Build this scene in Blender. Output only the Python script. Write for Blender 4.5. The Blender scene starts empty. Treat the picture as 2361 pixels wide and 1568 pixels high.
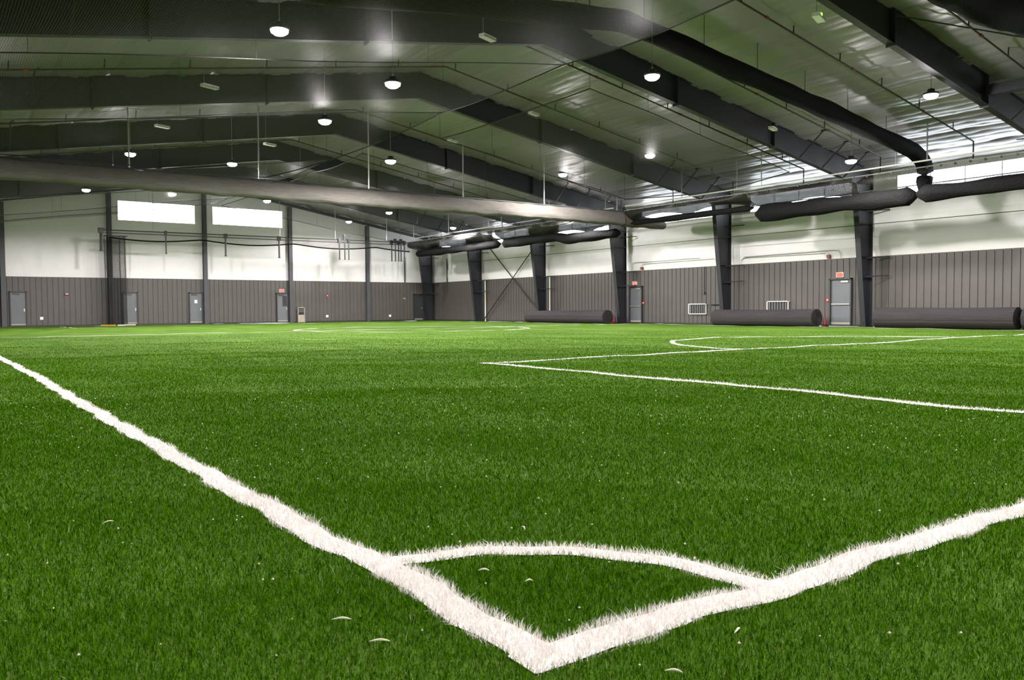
import bpy, math, random
import numpy as np
from mathutils import Matrix, Vector
random.seed(7)
rng = np.random.default_rng(11)
S = bpy.context.scene
COL = S.collection

# ------------------------------------------------------------------ camera
FPX, PITCH, ROLL, YAW = 1885.64, -0.0374, -0.0068, -0.6234
CAM = Vector((-1.1793, -1.5278, 0.8528))
def make_camera():
    fw = Vector((-math.sin(YAW)*math.cos(PITCH), math.cos(YAW)*math.cos(PITCH), math.sin(PITCH)))
    r = Vector((math.cos(YAW), math.sin(YAW), 0)); u = r.cross(fw)
    r2 = r*math.cos(ROLL)+u*math.sin(ROLL); u2 = -r*math.sin(ROLL)+u*math.cos(ROLL)
    cd = bpy.data.cameras.new('camera'); cam = bpy.data.objects.new('camera', cd); COL.objects.link(cam)
    cd.sensor_width = 36; cd.lens = FPX*36/2361; cd.clip_start = .05; cd.clip_end = 500
    m = Matrix((r2, u2, -fw)).transposed().to_4x4(); m.translation = CAM
    cam.matrix_world = m
    cd.dof.use_dof = True; cd.dof.focus_distance = 6.0; cd.dof.aperture_fstop = 11
    S.camera = cam
make_camera()

# ------------------------------------------------------------------ world, exposure
w = bpy.data.worlds.new('world'); S.world = w; w.use_nodes = True
w.node_tree.nodes['Background'].inputs[0].default_value = (.75, .85, 1, 1)
w.node_tree.nodes['Background'].inputs[1].default_value = 3.0
S.view_settings.view_transform = 'Standard'; S.view_settings.look = 'None'
S.view_settings.gamma = 1; S.view_settings.use_curve_mapping = False
S.view_settings.exposure = 0.0
S.cycles.max_bounces = 6; S.cycles.diffuse_bounces = 3; S.cycles.glossy_bounces = 2
S.cycles.transparent_max_bounces = 12; S.cycles.transmission_bounces = 2
S.cycles.sample_clamp_indirect = 6; S.cycles.caustics_reflective = False; S.cycles.caustics_refractive = False
LAMP_W = 1050.0          # each high-bay lamp, downward
LAMP_SIDE_W = 65.0      # and what its dome spills sideways
WINDOW_E = 13.0          # daylight in the frosted window panels

# ------------------------------------------------------------------ helpers
def lin(c): return tuple((x/255/12.92 if x/255 <= .04045 else ((x/255+.055)/1.055)**2.4) for x in c)
def mat(name, rgb, rough=.6, metal=0, noise=0, nscale=5, bump=0, bscale=40, spec=.5, alpha=None, stretch=(1, 1, 1)):
    m = bpy.data.materials.new(name); m.use_nodes = True
    nt = m.node_tree; b = nt.nodes['Principled BSDF']
    c = lin(rgb)
    b.inputs['Base Color'].default_value = (*c, 1); b.inputs['Roughness'].default_value = rough
    b.inputs['Metallic'].default_value = metal; b.inputs['Specular IOR Level'].default_value = spec
    if noise or bump:
        tc = nt.nodes.new('ShaderNodeTexCoord'); mp = nt.nodes.new('ShaderNodeMapping')
        nt.links.new(tc.outputs['Object'], mp.inputs[0]); mp.inputs['Scale'].default_value = stretch
    if noise:
        n = nt.nodes.new('ShaderNodeTexNoise'); n.inputs['Scale'].default_value = nscale; n.inputs['Detail'].default_value = 4
        nt.links.new(mp.outputs[0], n.inputs['Vector'])
        r = nt.nodes.new('ShaderNodeMapRange'); r.inputs[1].default_value = .3; r.inputs[2].default_value = .7
        r.inputs[3].default_value = 1-noise; r.inputs[4].default_value = 1+noise
        nt.links.new(n.outputs[0], r.inputs[0])
        x = nt.nodes.new('ShaderNodeVectorMath'); x.operation = 'SCALE'; x.inputs[0].default_value = c
        nt.links.new(r.outputs[0], x.inputs['Scale']); nt.links.new(x.outputs[0], b.inputs['Base Color'])
    if bump:
        n2 = nt.nodes.new('ShaderNodeTexNoise'); n2.inputs['Scale'].default_value = bscale; n2.inputs['Detail'].default_value = 5
        nt.links.new(mp.outputs[0], n2.inputs['Vector'])
        bp = nt.nodes.new('ShaderNodeBump'); bp.inputs['Strength'].default_value = bump; bp.inputs['Distance'].default_value = .03
        nt.links.new(n2.outputs[0], bp.inputs['Height']); nt.links.new(bp.outputs[0], b.inputs['Normal'])
    return m
def emit(name, rgb, s):
    m = bpy.data.materials.new(name); m.use_nodes = True; nt = m.node_tree; nt.nodes.clear()
    o = nt.nodes.new('ShaderNodeOutputMaterial'); e = nt.nodes.new('ShaderNodeEmission')
    e.inputs[0].default_value = (*rgb, 1); e.inputs[1].default_value = s; nt.links.new(e.outputs[0], o.inputs[0]); return m
def netmat(name, rgb, cover, cell, sheen=.25):
    """knotted netting: thin cords on a square grid, open in between (UVs are in metres)"""
    m = bpy.data.materials.new(name); m.use_nodes = True; nt = m.node_tree; nt.nodes.clear(); L = nt.links.new
    o = nt.nodes.new('ShaderNodeOutputMaterial'); mx = nt.nodes.new('ShaderNodeMixShader')
    t = nt.nodes.new('ShaderNodeBsdfTransparent'); p = nt.nodes.new('ShaderNodeBsdfPrincipled')
    p.inputs['Base Color'].default_value = (*lin(rgb), 1); p.inputs['Roughness'].default_value = .45
    p.inputs['Specular IOR Level'].default_value = sheen
    uv = nt.nodes.new('ShaderNodeUVMap'); sp = nt.nodes.new('ShaderNodeSeparateXYZ'); L(uv.outputs[0], sp.inputs[0])
    outs = []
    wdt = 1-math.sqrt(1-cover)
    for k in (0, 1):
        a = nt.nodes.new('ShaderNodeMath'); a.operation = 'DIVIDE'; a.inputs[1].default_value = cell; L(sp.outputs[k], a.inputs[0])
        f = nt.nodes.new('ShaderNodeMath'); f.operation = 'FRACT'; L(a.outputs[0], f.inputs[0])
        c = nt.nodes.new('ShaderNodeMath'); c.operation = 'LESS_THAN'; c.inputs[1].default_value = wdt; L(f.outputs[0], c.inputs[0]); outs.append(c)
    x = nt.nodes.new('ShaderNodeMath'); x.operation = 'MAXIMUM'; L(outs[0].outputs[0], x.inputs[0]); L(outs[1].outputs[0], x.inputs[1])
    L(x.outputs[0], mx.inputs[0]); L(t.outputs[0], mx.inputs[1]); L(p.outputs[0], mx.inputs[2]); L(mx.outputs[0], o.inputs[0])
    return m

class MB:
    """collects verts / faces of ONE mesh"""
    def __init__(s): s.v = []; s.f = []; s.uv = None
    def add(s, vs, fs):
        k = len(s.v); s.v += [tuple(v) for v in vs]; s.f += [tuple(i+k for i in f) for f in fs]; return s
    def box(s, x0, x1, y0, y1, z0, z1):
        return s.add([(x0,y0,z0),(x1,y0,z0),(x1,y1,z0),(x0,y1,z0),(x0,y0,z1),(x1,y0,z1),(x1,y1,z1),(x0,y1,z1)],
                     [(0,3,2,1),(4,5,6,7),(0,1,5,4),(1,2,6,5),(2,3,7,6),(3,0,4,7)])
    def prism(s, prof, axis, a, b):
        """closed polygon of 2-D points extruded along axis from a to b"""
        n = len(prof)
        def P(q, t):
            return {0: (t, q[0], q[1]), 1: (q[0], t, q[1]), 2: (q[0], q[1], t)}[axis]
        vs = [P(q, a) for q in prof]+[P(q, b) for q in prof]
        fs = [(i, (i+1) % n, n+(i+1) % n, n+i) for i in range(n)]+[tuple(range(n-1, -1, -1)), tuple(range(n, 2*n))]
        return s.add(vs, fs)
    def tube(s, pts, r, n=8, cap=True):
        pts = [Vector(p) for p in pts]; rs = r if isinstance(r, (list, tuple)) else [r]*len(pts)
        ref = None; k0 = len(s.v)
        for i, p in enumerate(pts):
            t = (pts[min(i+1, len(pts)-1)]-pts[max(i-1, 0)]).normalized()
            if ref is None: ref = t.orthogonal().normalized()
            ref = (ref-t*ref.dot(t)).normalized(); b = t.cross(ref)
            for j in range(n):
                a = 2*math.pi*j/n; s.v.append(tuple(p+(ref*math.cos(a)+b*math.sin(a))*rs[i]))
        for i in range(len(pts)-1):
            for j in range(n):
                s.f.append((k0+i*n+j, k0+i*n+(j+1) % n, k0+(i+1)*n+(j+1) % n, k0+(i+1)*n+j))
        if cap:
            s.f.append(tuple(k0+j for j in range(n-1, -1, -1))); e = k0+(len(pts)-1)*n; s.f.append(tuple(e+j for j in range(n)))
        return s
    def lathe(s, prof, c=(0, 0, 0), n=24):
        k0 = len(s.v)
        for (r, z) in prof:
            for j in range(n):
                a = 2*math.pi*j/n; s.v.append((c[0]+r*math.cos(a), c[1]+r*math.sin(a), c[2]+z))
        for i in range(len(prof)-1):
            for j in range(n): s.f.append((k0+i*n+j, k0+i*n+(j+1) % n, k0+(i+1)*n+(j+1) % n, k0+(i+1)*n+j))
        s.f.append(tuple(k0+j for j in range(n-1, -1, -1))); e = k0+(len(prof)-1)*n; s.f.append(tuple(e+j for j in range(n)))
        return s
    def grid(s, fn, nu, nv, uvfn=None):
        k0 = len(s.v)
        for i in range(nu+1):
            for j in range(nv+1): s.v.append(tuple(fn(i/nu, j/nv)))
        for i in range(nu):
            for j in range(nv):
                a = k0+i*(nv+1)+j; s.f.append((a, a+nv+1, a+nv+2, a+1))
        if uvfn:
            s.uv = [uvfn(i/nu, j/nv) for i in range(nu+1) for j in range(nv+1)]
        return s
    def build(s, name, m, parent=None, smooth=False, loc=None, weld=False):
        if weld:
            d = {}; mp = []; nv = []
            for v in s.v:
                k = tuple(round(c, 4) for c in v)
                if k not in d: d[k] = len(nv); nv.append(v)
                mp.append(d[k])
            s.v = nv; s.f = [tuple(mp[i] for i in f) for f in s.f]
        me = bpy.data.meshes.new(name); me.from_pydata(s.v, [], s.f); me.materials.append(m)
        if s.uv:
            ul = me.uv_layers.new(name='UVMap')
            for l in me.loops: ul.data[l.index].uv = s.uv[l.vertex_index]
        if smooth: me.polygons.foreach_set('use_smooth', [True]*len(me.polygons))
        o = bpy.data.objects.new(name, me); COL.objects.link(o)
        if parent is not None: o.parent = parent
        if loc is not None: o.location = loc
        return o
def tag(o, label=None, cat=None, group=None, kind=None):
    if label: o['label'] = label
    if cat: o['category'] = cat
    if group: o['group'] = group
    if kind: o['kind'] = kind
    return o
def thing(name, label, cat, loc, rz=0, group=None, kind=None):
    o = bpy.data.objects.new(name, None); COL.objects.link(o); o.location = loc; o.rotation_euler = (0, 0, rz)
    return tag(o, label, cat, group, kind)
def struct(o): o['kind'] = 'structure'; return o
def copy_tree(o, parent=None):
    c = o.copy(); COL.objects.link(c)
    if parent is not None: c.parent = parent
    for ch in list(o.children): copy_tree(ch, c)
    return c

# ------------------------------------------------------------------ dimensions (metres)
XR, XL, YE, YB = 32.48, -4.08, 56.25, -12.33      # right, left, end and back wall
RIDGE, CZ, SL = 14.2, 9.85, .172                  # ridge, ceiling height at ridge, slope
HW = 3.05                                         # height of the dark liner panel
def ceil_z(x): return CZ-SL*abs(x-RIDGE)
FRAMES = [48.6, 41.0, 33.4, 25.8, 18.2, 10.5, 2.9, -4.7]

# ------------------------------------------------------------------ materials
M = {}
M['liner'] = mat('brown_grey_liner_panel', (73, 69, 65), .55, noise=.05, nscale=2)
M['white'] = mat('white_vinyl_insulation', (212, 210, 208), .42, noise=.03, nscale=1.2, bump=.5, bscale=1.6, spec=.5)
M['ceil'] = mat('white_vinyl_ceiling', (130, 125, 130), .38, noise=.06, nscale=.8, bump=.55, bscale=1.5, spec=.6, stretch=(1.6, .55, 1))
M['steel'] = mat('dark_primer_steel', (29, 30, 36), .5, noise=.12, nscale=1.5, spec=.5)
M['post'] = mat('dark_grey_post_steel', (62, 62, 66), .55, noise=.1, nscale=1.5)
M['galv'] = mat('galvanised_pipe', (170, 174, 170), .35, metal=.6)
M['black'] = mat('black_painted_metal', (26, 26, 27), .5)
M['pipe'] = mat('dark_sprinkler_pipe', (34, 33, 32), .5)
M['red'] = mat('red_plastic', (170, 30, 26), .45)
M['redd'] = mat('dull_red_fitting', (110, 45, 38), .5)
M['wplast'] = mat('white_plastic', (230, 230, 226), .5)
M['wmetal'] = mat('white_painted_steel', (228, 224, 216), .45)
M['door'] = mat('grey_steel_door', (90, 95, 97), .5, noise=.05, nscale=2)
M['dframe'] = mat('dark_door_frame', (44, 43, 44), .5)
M['kick'] = mat('worn_door_sweep', (150, 142, 128), .6)
M['chrome'] = mat('brushed_steel', (190, 190, 186), .3, metal=.8)
M['netcloth'] = mat('gathered_black_netting', (10, 10, 10), .8, noise=.3, nscale=9, bump=1, bscale=14, stretch=(3, .8, 1), spec=.12)
M['curtain'] = mat('grey_mesh_curtain', (95, 92, 87), .9, noise=.12, nscale=6, bump=.8, bscale=9, stretch=(.4, 2, 3), spec=.1)
M['curtain_shaded'] = mat('shaded_brown_mesh_curtain', (74, 66, 54), .8, noise=.15, nscale=6, bump=.8, bscale=9, stretch=(.4, 2, 3))  # curtain end near the side wall: its shade is put into the darker brown
M['roll'] = mat('rolled_turf_backing', (42, 38, 38), .85, noise=.22, nscale=3, bump=.8, bscale=10, stretch=(6, .3, 6))
M['rolld'] = mat('rolled_turf_end', (40, 37, 36), .9, noise=.2, nscale=12)
M['cone'] = mat('dull_red_cone', (96, 18, 14), .6)
M['yellow'] = mat('yellow_pole', (226, 180, 40), .5)
M['lamp'] = emit('lamp_lens', (1, .985, .96), 45)
M['pane'] = emit('daylit_frosted_pane', (.86, .93, 1.0), WINDOW_E)
M['exit'] = emit('exit_sign_face', (1.0, .13, .08), 1.3)
M['exitt'] = emit('exit_letters', (1.0, .42, .30), 1.6)
M['led'] = emit('green_indicator', (.3, 1, .1), 3)
M['net'] = netmat('black_net', (46, 43, 43), .28, .045)
M['neto'] = netmat('open_black_net', (40, 38, 37), .2, .06)
M['netg'] = netmat('gathered_folded_net', (34, 32, 31), .62, .045)
M['nett'] = netmat('tight_black_net', (34, 32, 31), .985, .045)
M['netd'] = netmat('black_net_doubled', (40, 38, 37), .42, .045)
M['housing'] = mat('lamp_housing', (50, 50, 52), .4)

# ------------------------------------------------------------------ turf height
def H(x, y):
    return (.0045*np.sin(1.7*x+.6*y+1.1)+.0045*np.sin(-1.1*x+1.9*y+.4)+.004*np.sin(2.9*x-1.3*y+2.2)
            +.0035*np.sin(.7*x+3.3*y)+.003*np.sin(4.1*x+2.3*y+.9)+.008*np.sin(.33*x+.5*y+2.)+.006*np.sin(-.6*x+.28*y))

# ------------------------------------------------------------------ large structure: floor, walls, ceiling
def turf_material(name, dark, mid, bright):
    m = bpy.data.materials.new(name); m.use_nodes = True; nt = m.node_tree; L = nt.links.new
    b = nt.nodes['Principled BSDF']; b.inputs['Roughness'].default_value = .9; b.inputs['Specular IOR Level'].default_value = .02
    tc = nt.nodes.new('ShaderNodeTexCoord')
    n1 = nt.nodes.new('ShaderNodeTexNoise'); n1.inputs['Scale'].default_value = 70; n1.inputs['Detail'].default_value = 5
    n2 = nt.nodes.new('ShaderNodeTexNoise'); n2.inputs['Scale'].default_value = .9; n2.inputs['Detail'].default_value = 4
    mp = nt.nodes.new('ShaderNodeMapping'); mp.inputs['Scale'].default_value = (1, .35, 1); L(tc.outputs['Object'], mp.inputs[0])
    L(tc.outputs['Object'], n1.inputs['Vector']); L(mp.outputs[0], n2.inputs['Vector'])
    r = nt.nodes.new('ShaderNodeValToRGB'); e = r.color_ramp.elements
    e[0].position = .3; e[0].color = (*lin(dark), 1); e[1].position = .7; e[1].color = (*lin(bright), 1)
    k = e.new(.5); k.color = (*lin(mid), 1)
    a = nt.nodes.new('ShaderNodeMix'); a.inputs[0].default_value = .45; L(n1.outputs[0], a.inputs[2]); L(n2.outputs[0], a.inputs[3])
    L(a.outputs[0], r.inputs[0]); L(r.outputs[0], b.inputs['Base Color'])
    bp = nt.nodes.new('ShaderNodeBump'); bp.inputs['Strength'].default_value = .8; bp.inputs['Distance'].default_value = .02
    L(n1.outputs[0], bp.inputs['Height']); L(bp.outputs[0], b.inputs['Normal'])
    return m
M['turf'] = turf_material('green_turf', (50, 78, 18), (76, 104, 36), (98, 126, 54))
M['turfw'] = turf_material('white_turf', (214, 210, 202), (236, 232, 226), (250, 248, 244))
def blade_material(name, stops, rough):
    m = bpy.data.materials.new(name); m.use_nodes = True; nt = m.node_tree; L = nt.links.new
    b = nt.nodes['Principled BSDF']; b.inputs['Roughness'].default_value = rough; b.inputs['Specular IOR Level'].default_value = 0
    g = nt.nodes.new('ShaderNodeNewGeometry'); r = nt.nodes.new('ShaderNodeValToRGB'); e = r.color_ramp.elements
    e[0].position, e[0].color = stops[0][0], (*lin(stops[0][1]), 1); e[1].position, e[1].color = stops[-1][0], (*lin(stops[-1][1]), 1)
    for p, c in stops[1:-1]: k = e.new(p); k.color = (*lin(c), 1)
    L(g.outputs['Random Per Island'], r.inputs[0])
    L(r.outputs[0], b.inputs['Base Color'])
    return m
M['blade'] = blade_material('green_blades', [(0, (38, 76, 0)), (.5, (61, 108, 0)), (.9, (86, 134, 6)), (.99, (104, 146, 40)), (1, (190, 200, 150))], .6)
M['bladew'] = blade_material('white_blades', [(0, (228, 222, 216)), (.6, (242, 238, 234)), (1, (252, 249, 246))], .6)

def build_floor():
    xs = np.linspace(XL, XR, 190); ys = np.linspace(YB, YE, 330)
    X, Y = np.meshgrid(xs, ys, indexing='ij'); Z = H(X, Y)
    v = np.stack([X.ravel(), Y.ravel(), Z.ravel()], 1); n, m = len(xs), len(ys)
    i, j = np.meshgrid(np.arange(n-1), np.arange(m-1), indexing='ij'); a = (i*m+j).ravel()
    f = np.stack([a, a+m, a+m+1, a+1], 1)
    me = bpy.data.meshes.new('floor'); me.from_pydata(v.tolist(), [], f.tolist()); me.materials.append(M['turf'])
    me.polygons.foreach_set('use_smooth', [True]*len(me.polygons))
    o = bpy.data.objects.new('floor', me); COL.objects.link(o); struct(o)
build_floor()

def liner_profile(a, b, depth=.03, pitch=.305, gw=.045):
    """front edge of ribbed liner: flat pans with narrow recessed joints. returns (pos, depth)"""
    pts = [(a, 0)]; p = a+pitch
    while p < b-.1:
        pts += [(p-gw/2-.012, 0), (p-gw/2, depth), (p+gw/2-.02, depth), (p+gw/2-.012, 0)]; p += pitch
    pts.append((b, 0)); return pts
def liner_mesh(axis, at, sgn, a, b, z0, z1):
    """axis: 0 = wall runs along X (at = y), 1 = runs along Y (at = x); recess goes towards +sgn"""
    mb = MB(); pr = liner_profile(a, b)
    for k in range(len(pr)-1):
        q = []
        for (t, d), z in ((pr[k], z0), (pr[k+1], z0), (pr[k+1], z1), (pr[k], z1)):
            q.append((t, at+sgn*d, z) if axis == 0 else (at+sgn*d, t, z))
        mb.add(q, [(0, 1, 2, 3)])
    # top cap and back
    q = [(a, at+sgn*.12, z0), (b, at+sgn*.12, z0), (b, at+sgn*.12, z1), (a, at+sgn*.12, z1)]
    c = [(a, at, z1), (b, at, z1), (b, at+sgn*.12, z1), (a, at+sgn*.12, z1)]
    if axis: q = [(y, x, z) for x, y, z in q]; c = [(y, x, z) for x, y, z in c]
    mb.add(q, [(0, 1, 2, 3)]); mb.add(c, [(0, 1, 2, 3)])
    return mb
WIN_END = [(9.17, 13.92, 6.80, 8.02), (15.12, 20.0, 6.85, 8.02)]
WIN_SIDE = [(y-3.75-2.75, y-3.75+2.75, 5.62, 6.40) for y in [56.25-.1]+FRAMES[:-1]]
def build_walls():
    # end wall (far): upper white insulation with two window openings under the gable
    root = struct(thing('wall_end', None, None, (0, 0, 0)))
    mb = MB(); xs = sorted({XL, XR, RIDGE, *[a for q in WIN_END for a in q[:2]], *np.arange(-3, 32.4, 1.5).tolist()})
    for a, b in zip(xs[:-1], xs[1:]):
        zs = [HW-.02]
        hole = [q for q in WIN_END if q[0]-1e-6 <= a and b <= q[1]+1e-6]
        def quad(z0a, z0b, z1a, z1b): mb.add([(a, YE, z0a), (b, YE, z0b), (b, YE, z1b), (a, YE, z1a)], [(0, 1, 2, 3)])
        ta, tb = ceil_z(a)+.3, ceil_z(b)+.3
        if hole: quad(HW-.02, HW-.02, hole[0][2], hole[0][2]); quad(hole[0][3], hole[0][3], ta, tb)
        else: quad(HW-.02, HW-.02, ta, tb)
    mb.build('insulation', M['white'], root, weld=True)
    liner_mesh(0, YE-.03, 1, XL, XR, 0, HW).build('liner_panel', M['liner'], root, weld=True)
    # right wall: white insulation bellied out between girts, openings for the clerestory windows
    root = struct(thing('wall_right', None, None, (0, 0, 0)))
    mb = MB(); ys = sorted({YB, YE, *[a for q in WIN_SIDE for a in q[:2]], *np.arange(YB+.5, YE, .75).tolist()})
    zz = [HW-.02, 3.5, 3.9, 4.3, 4.7, 5.1, 5.62, 6.40, 7.0]
    def bel(z): return .07*abs(math.sin((z-HW)/(5.55-HW)*2*math.pi)) if z < 5.55 else 0
    for a, b in zip(ys[:-1], ys[1:]):
        for z0, z1 in zip(zz[:-1], zz[1:]):
            if abs(z0-5.62) < .01 and any(q[0]-1e-6 <= a and b <= q[1]+1e-6 for q in WIN_SIDE): continue
            mb.add([(XR-bel(z0), a, z0), (XR-bel(z0), b, z0), (XR-bel(z1), b, z1), (XR-bel(z1), a, z1)], [(0, 1, 2, 3)])
    mb.build('insulation', M['white'], root, weld=True)
    liner_mesh(1, XR-.03, 1, YB, YE, 0, HW).build('liner_panel', M['liner'], root, weld=True)
    # left and back wall, out of the photograph's frame
    root = struct(thing('wall_left', None, None, (0, 0, 0)))
    MB().box(XL-.1, XL, YB, YE, HW, 7.0).build('insulation', M['white'], root)
    MB().box(XL-.1, XL+.02, YB, YE, 0, HW).build('liner_panel', M['liner'], root)
    root = struct(thing('wall_back', None, None, (0, 0, 0)))
    MB().prism([(XL, HW), (XR, HW), (XR, 7.0), (RIDGE, 10.2), (XL, 7.0)], 1, YB-.1, YB).build('insulation', M['white'], root)
    MB().box(XL, XR, YB-.1, YB+.02, 0, HW).build('liner_panel', M['liner'], root)
build_walls()

def build_ceiling():
    # vinyl faced insulation, sagging softly between the purlins every 1.52 m
    def surf(s):
        mb = MB(); n = 72
        half = (XR-RIDGE) if s > 0 else (RIDGE-XL)
        def fn(u, v):
            d = u*half; y = YB+v*(YE-YB)
            ph = (d % 1.52)/1.52; p2 = (d % .38)/.38
            z = CZ-SL*d-.07*math.sin(math.pi*ph)**.7-.016*math.sin(math.pi*p2)**.7-.014*math.sin(y*2.1+int(d/1.52)*1.7)-.010*math.sin(y*.83+d*2)-.008*math.sin(y*5.1+int(d/.38)*2.3)
            return (RIDGE+s*d, y, z)
        return mb.grid(fn, 384, 190)
    root = struct(thing('ceiling', None, None, (0, 0, 0)))
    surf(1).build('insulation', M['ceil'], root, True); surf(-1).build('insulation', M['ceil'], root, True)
    # roof deck above, keeps daylight out
    mb = MB().prism([(XL-.2, ceil_z(XL)+.25), (RIDGE, CZ+.3), (XR+.2, ceil_z(XR)+.25), (XR+.2, ceil_z(XR)+.4), (RIDGE, CZ+.5), (XL-.2, ceil_z(XL)+.4)], 1, YB-.2, YE+.2)
    mb.build('roof_deck', M['steel'], root)
build_ceiling()

n_win = 0
def window(axis, a, b, z0, z1):
    global n_win; n_win += 1
    if axis == 0:
        o = MB().box(a, b, YE+.02, YE+.05, z0, z1).build('window_%d' % n_win, M['pane'])
        f = MB(); t = .05
        for q in ((a-t, b+t, z0-t, z0), (a-t, b+t, z1, z1+t), (a-t, a, z0, z1), (b, b+t, z0, z1)): f.box(q[0], q[1], YE-.04, YE+.05, q[2], q[3])
    else:
        o = MB().box(XR+.02, XR+.05, a, b, z0, z1).build('window_%d' % n_win, M['pane'])
        f = MB(); t = .04
        for q in ((a-t, b+t, z0-t, z0), (a-t, b+t, z1, z1+t), (a-t, a, z0, z1), (b, b+t, z0, z1)): f.box(XR-.03, XR+.05, q[0], q[1], q[2], q[3])
        for k in range(1, 4): f.box(XR-.01, XR+.02, a+(b-a)*k/4-.02, a+(b-a)*k/4+.02, z0, z1)
    struct(o); f.build('window_frame', M['wmetal'], o)
for q in WIN_END: window(0, *q)
for q in WIN_SIDE: window(1, *q)

# ------------------------------------------------------------------ rigid steel frames
def rafter_bottom(x):
    d = abs(x-RIDGE); return 8.82-.166*d
def web_prism(poly, y, t=.012): return MB().prism(poly, 1, y-t/2, y+t/2)
def flange(mb, p, q, y, w=.22, t=.02):
    """a plate of width w across y from 2-D point p to q"""
    d = Vector((q[0]-p[0], q[1]-p[1])); n = Vector((-d.y, d.x)).normalized()*t/2
    poly = [(p[0]+n.x, p[1]+n.y), (q[0]+n.x, q[1]+n.y), (q[0]-n.x, q[1]-n.y), (p[0]-n.x, p[1]-n.y)]
    mb.prism(poly, 1, y-w/2, y+w/2)
ORD = ['farthest dark steel roof frame, just before the end wall', 'second dark steel roof frame from the end wall',
       'dark steel roof frame just beyond the grey divider curtain', 'dark steel roof frame just this side of the grey divider curtain',
       'dark steel roof frame whose column stands by the right-hand exit door', 'nearest dark steel roof frame crossing the top right corner',
       'dark steel roof frame overhead beside the camera', 'dark steel roof frame behind the camera']
def column_part(root, y, side, bottom_z=0.0):
    s = side; X = lambda x: x if s > 0 else RIDGE*2-x
    zt = 6.62
    mb = web_prism([(X(31.6), bottom_z), (X(32.08), bottom_z), (X(32.08), zt), (X(30.85), zt-.55)], y)
    flange(mb, (X(32.08), bottom_z), (X(32.08), zt), y, .24)
    flange(mb, (X(31.6), bottom_z), (X(30.85), zt-.55), y, .24)
    mb.box(min(X(31.5), X(32.15)), max(X(31.5), X(32.15)), y-.15, y+.15, bottom_z, bottom_z+.025)
    for z in (2.1, 3.0, 4.4):
        xi = 31.6-(31.6-30.85)*z/(zt-.55)
        mb.box(min(X(xi), X(32.08)), max(X(xi), X(32.08)), y-.11, y+.11, z-.006, z+.006)
    c = mb.build('column', M['steel'], root)
    # small girt braces from the column web back to the wall
    for z in (2.2, 3.0, 5.0):
        MB().tube([(X(31.7), y-.02, z-.05), (X(32.3), y-.75, z)], .025, 6).build('girt_brace', M['steel'], c)
def build_frame(y, label):
    root = thing('steel_frame', label, 'frame', (RIDGE, y, 0), 0, 'rigid steel frames across the hall'); root.location = (0, 0, 0)
    for s in (1, -1): column_part(root, y, s)
    for s in (1, -1):
        X = lambda x: x if s > 0 else RIDGE*2-x
        top = lambda x: ceil_z(x)-.07
        xe = 32.08; xk = 30.85
        mb = web_prism([(X(RIDGE), top(RIDGE)), (X(xe), top(xe)), (X(xe), 6.1), (X(xk), rafter_bottom(xk)-.02), (X(RIDGE), rafter_bottom(RIDGE))], y)
        flange(mb, (X(RIDGE), top(RIDGE)), (X(xe), top(xe)), y, .22)
        flange(mb, (X(RIDGE), rafter_bottom(RIDGE)), (X(xk), rafter_bottom(xk)), y, .22)
        r = mb.build('rafter', M['steel'], root)
        for xs in (20.0, 25.3):
            p = MB(); p.box(min(X(xs-.02), X(xs+.02)), max(X(xs-.02), X(xs+.02)), y-.13, y+.13, rafter_bottom(xs)-.06, top(xs)+.0)
            p.build('splice_plate', M['steel'], r)
        for k in (26.9, 28.4, 29.9):
            fb = MB().tube([(X(k), y-.1, rafter_bottom(k)+.02), (X(k), y-1.15, ceil_z(k)-.06)], .028, 6)
            fb.box(X(k)-.09, X(k)+.09, y-1.28, y-1.08, ceil_z(k)-.09, ceil_z(k)-.03); fb.build('flange_brace', M['black'], r)
        for k in np.arange(17, 26, 3.04):
            MB().tube([(X(k), y, rafter_bottom(k)+.02), (X(k), y+.55, ceil_z(k)-.03)], .018, 5).build('flange_brace', M['steel'], r)
for y, lb in zip(FRAMES, ORD): build_frame(y, lb)
# far corner column against the end wall
cc = thing('corner_column', 'dark tapered steel column in the far right corner of the hall', 'column', (0, 0, 0)); column_part(cc, 55.75, 1)

# rod X-brace between the two farthest columns on the right wall
xb = thing('cross_brace', 'crossed steel rods between two far columns of the right wall', 'brace', (32.25, 44.8, 0)); xb.location = (0, 0, 0)
MB().tube([(32.2, 48.45, .1), (32.2, 41.15, 5.9)], .035, 6).build('brace_rod', M['steel'], xb)
MB().tube([(32.26, 41.15, .1), (32.26, 48.45, 5.9)], .035, 6).build('brace_rod', M['steel'], xb)

# ------------------------------------------------------------------ end wall posts
plabel = ['dark end wall post left of the leftmost door', 'dark end wall post with gathered netting hanging beside it', 'dark end wall post between the two end windows',
          'dark end wall post right of the end wall exit door', 'dark end wall post farthest right, before the corner']
for x, lb in zip((2.75, 8.6, 14.5, 20.5, 26.6), plabel):
    mb = MB(); zt = ceil_z(x)-.40; y = YE-.22; hw = .13
    mb.box(x-hw, x+hw, y-.12, y-.10, 0, zt); mb.box(x-hw, x+hw, y+.10, y+.12, 0, zt); mb.box(x-.01, x+.01, y-.1, y+.1, 0, zt)
    tag(mb.build('wall_post', M['post']), lb, 'post', 'posts of the end wall')
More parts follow.
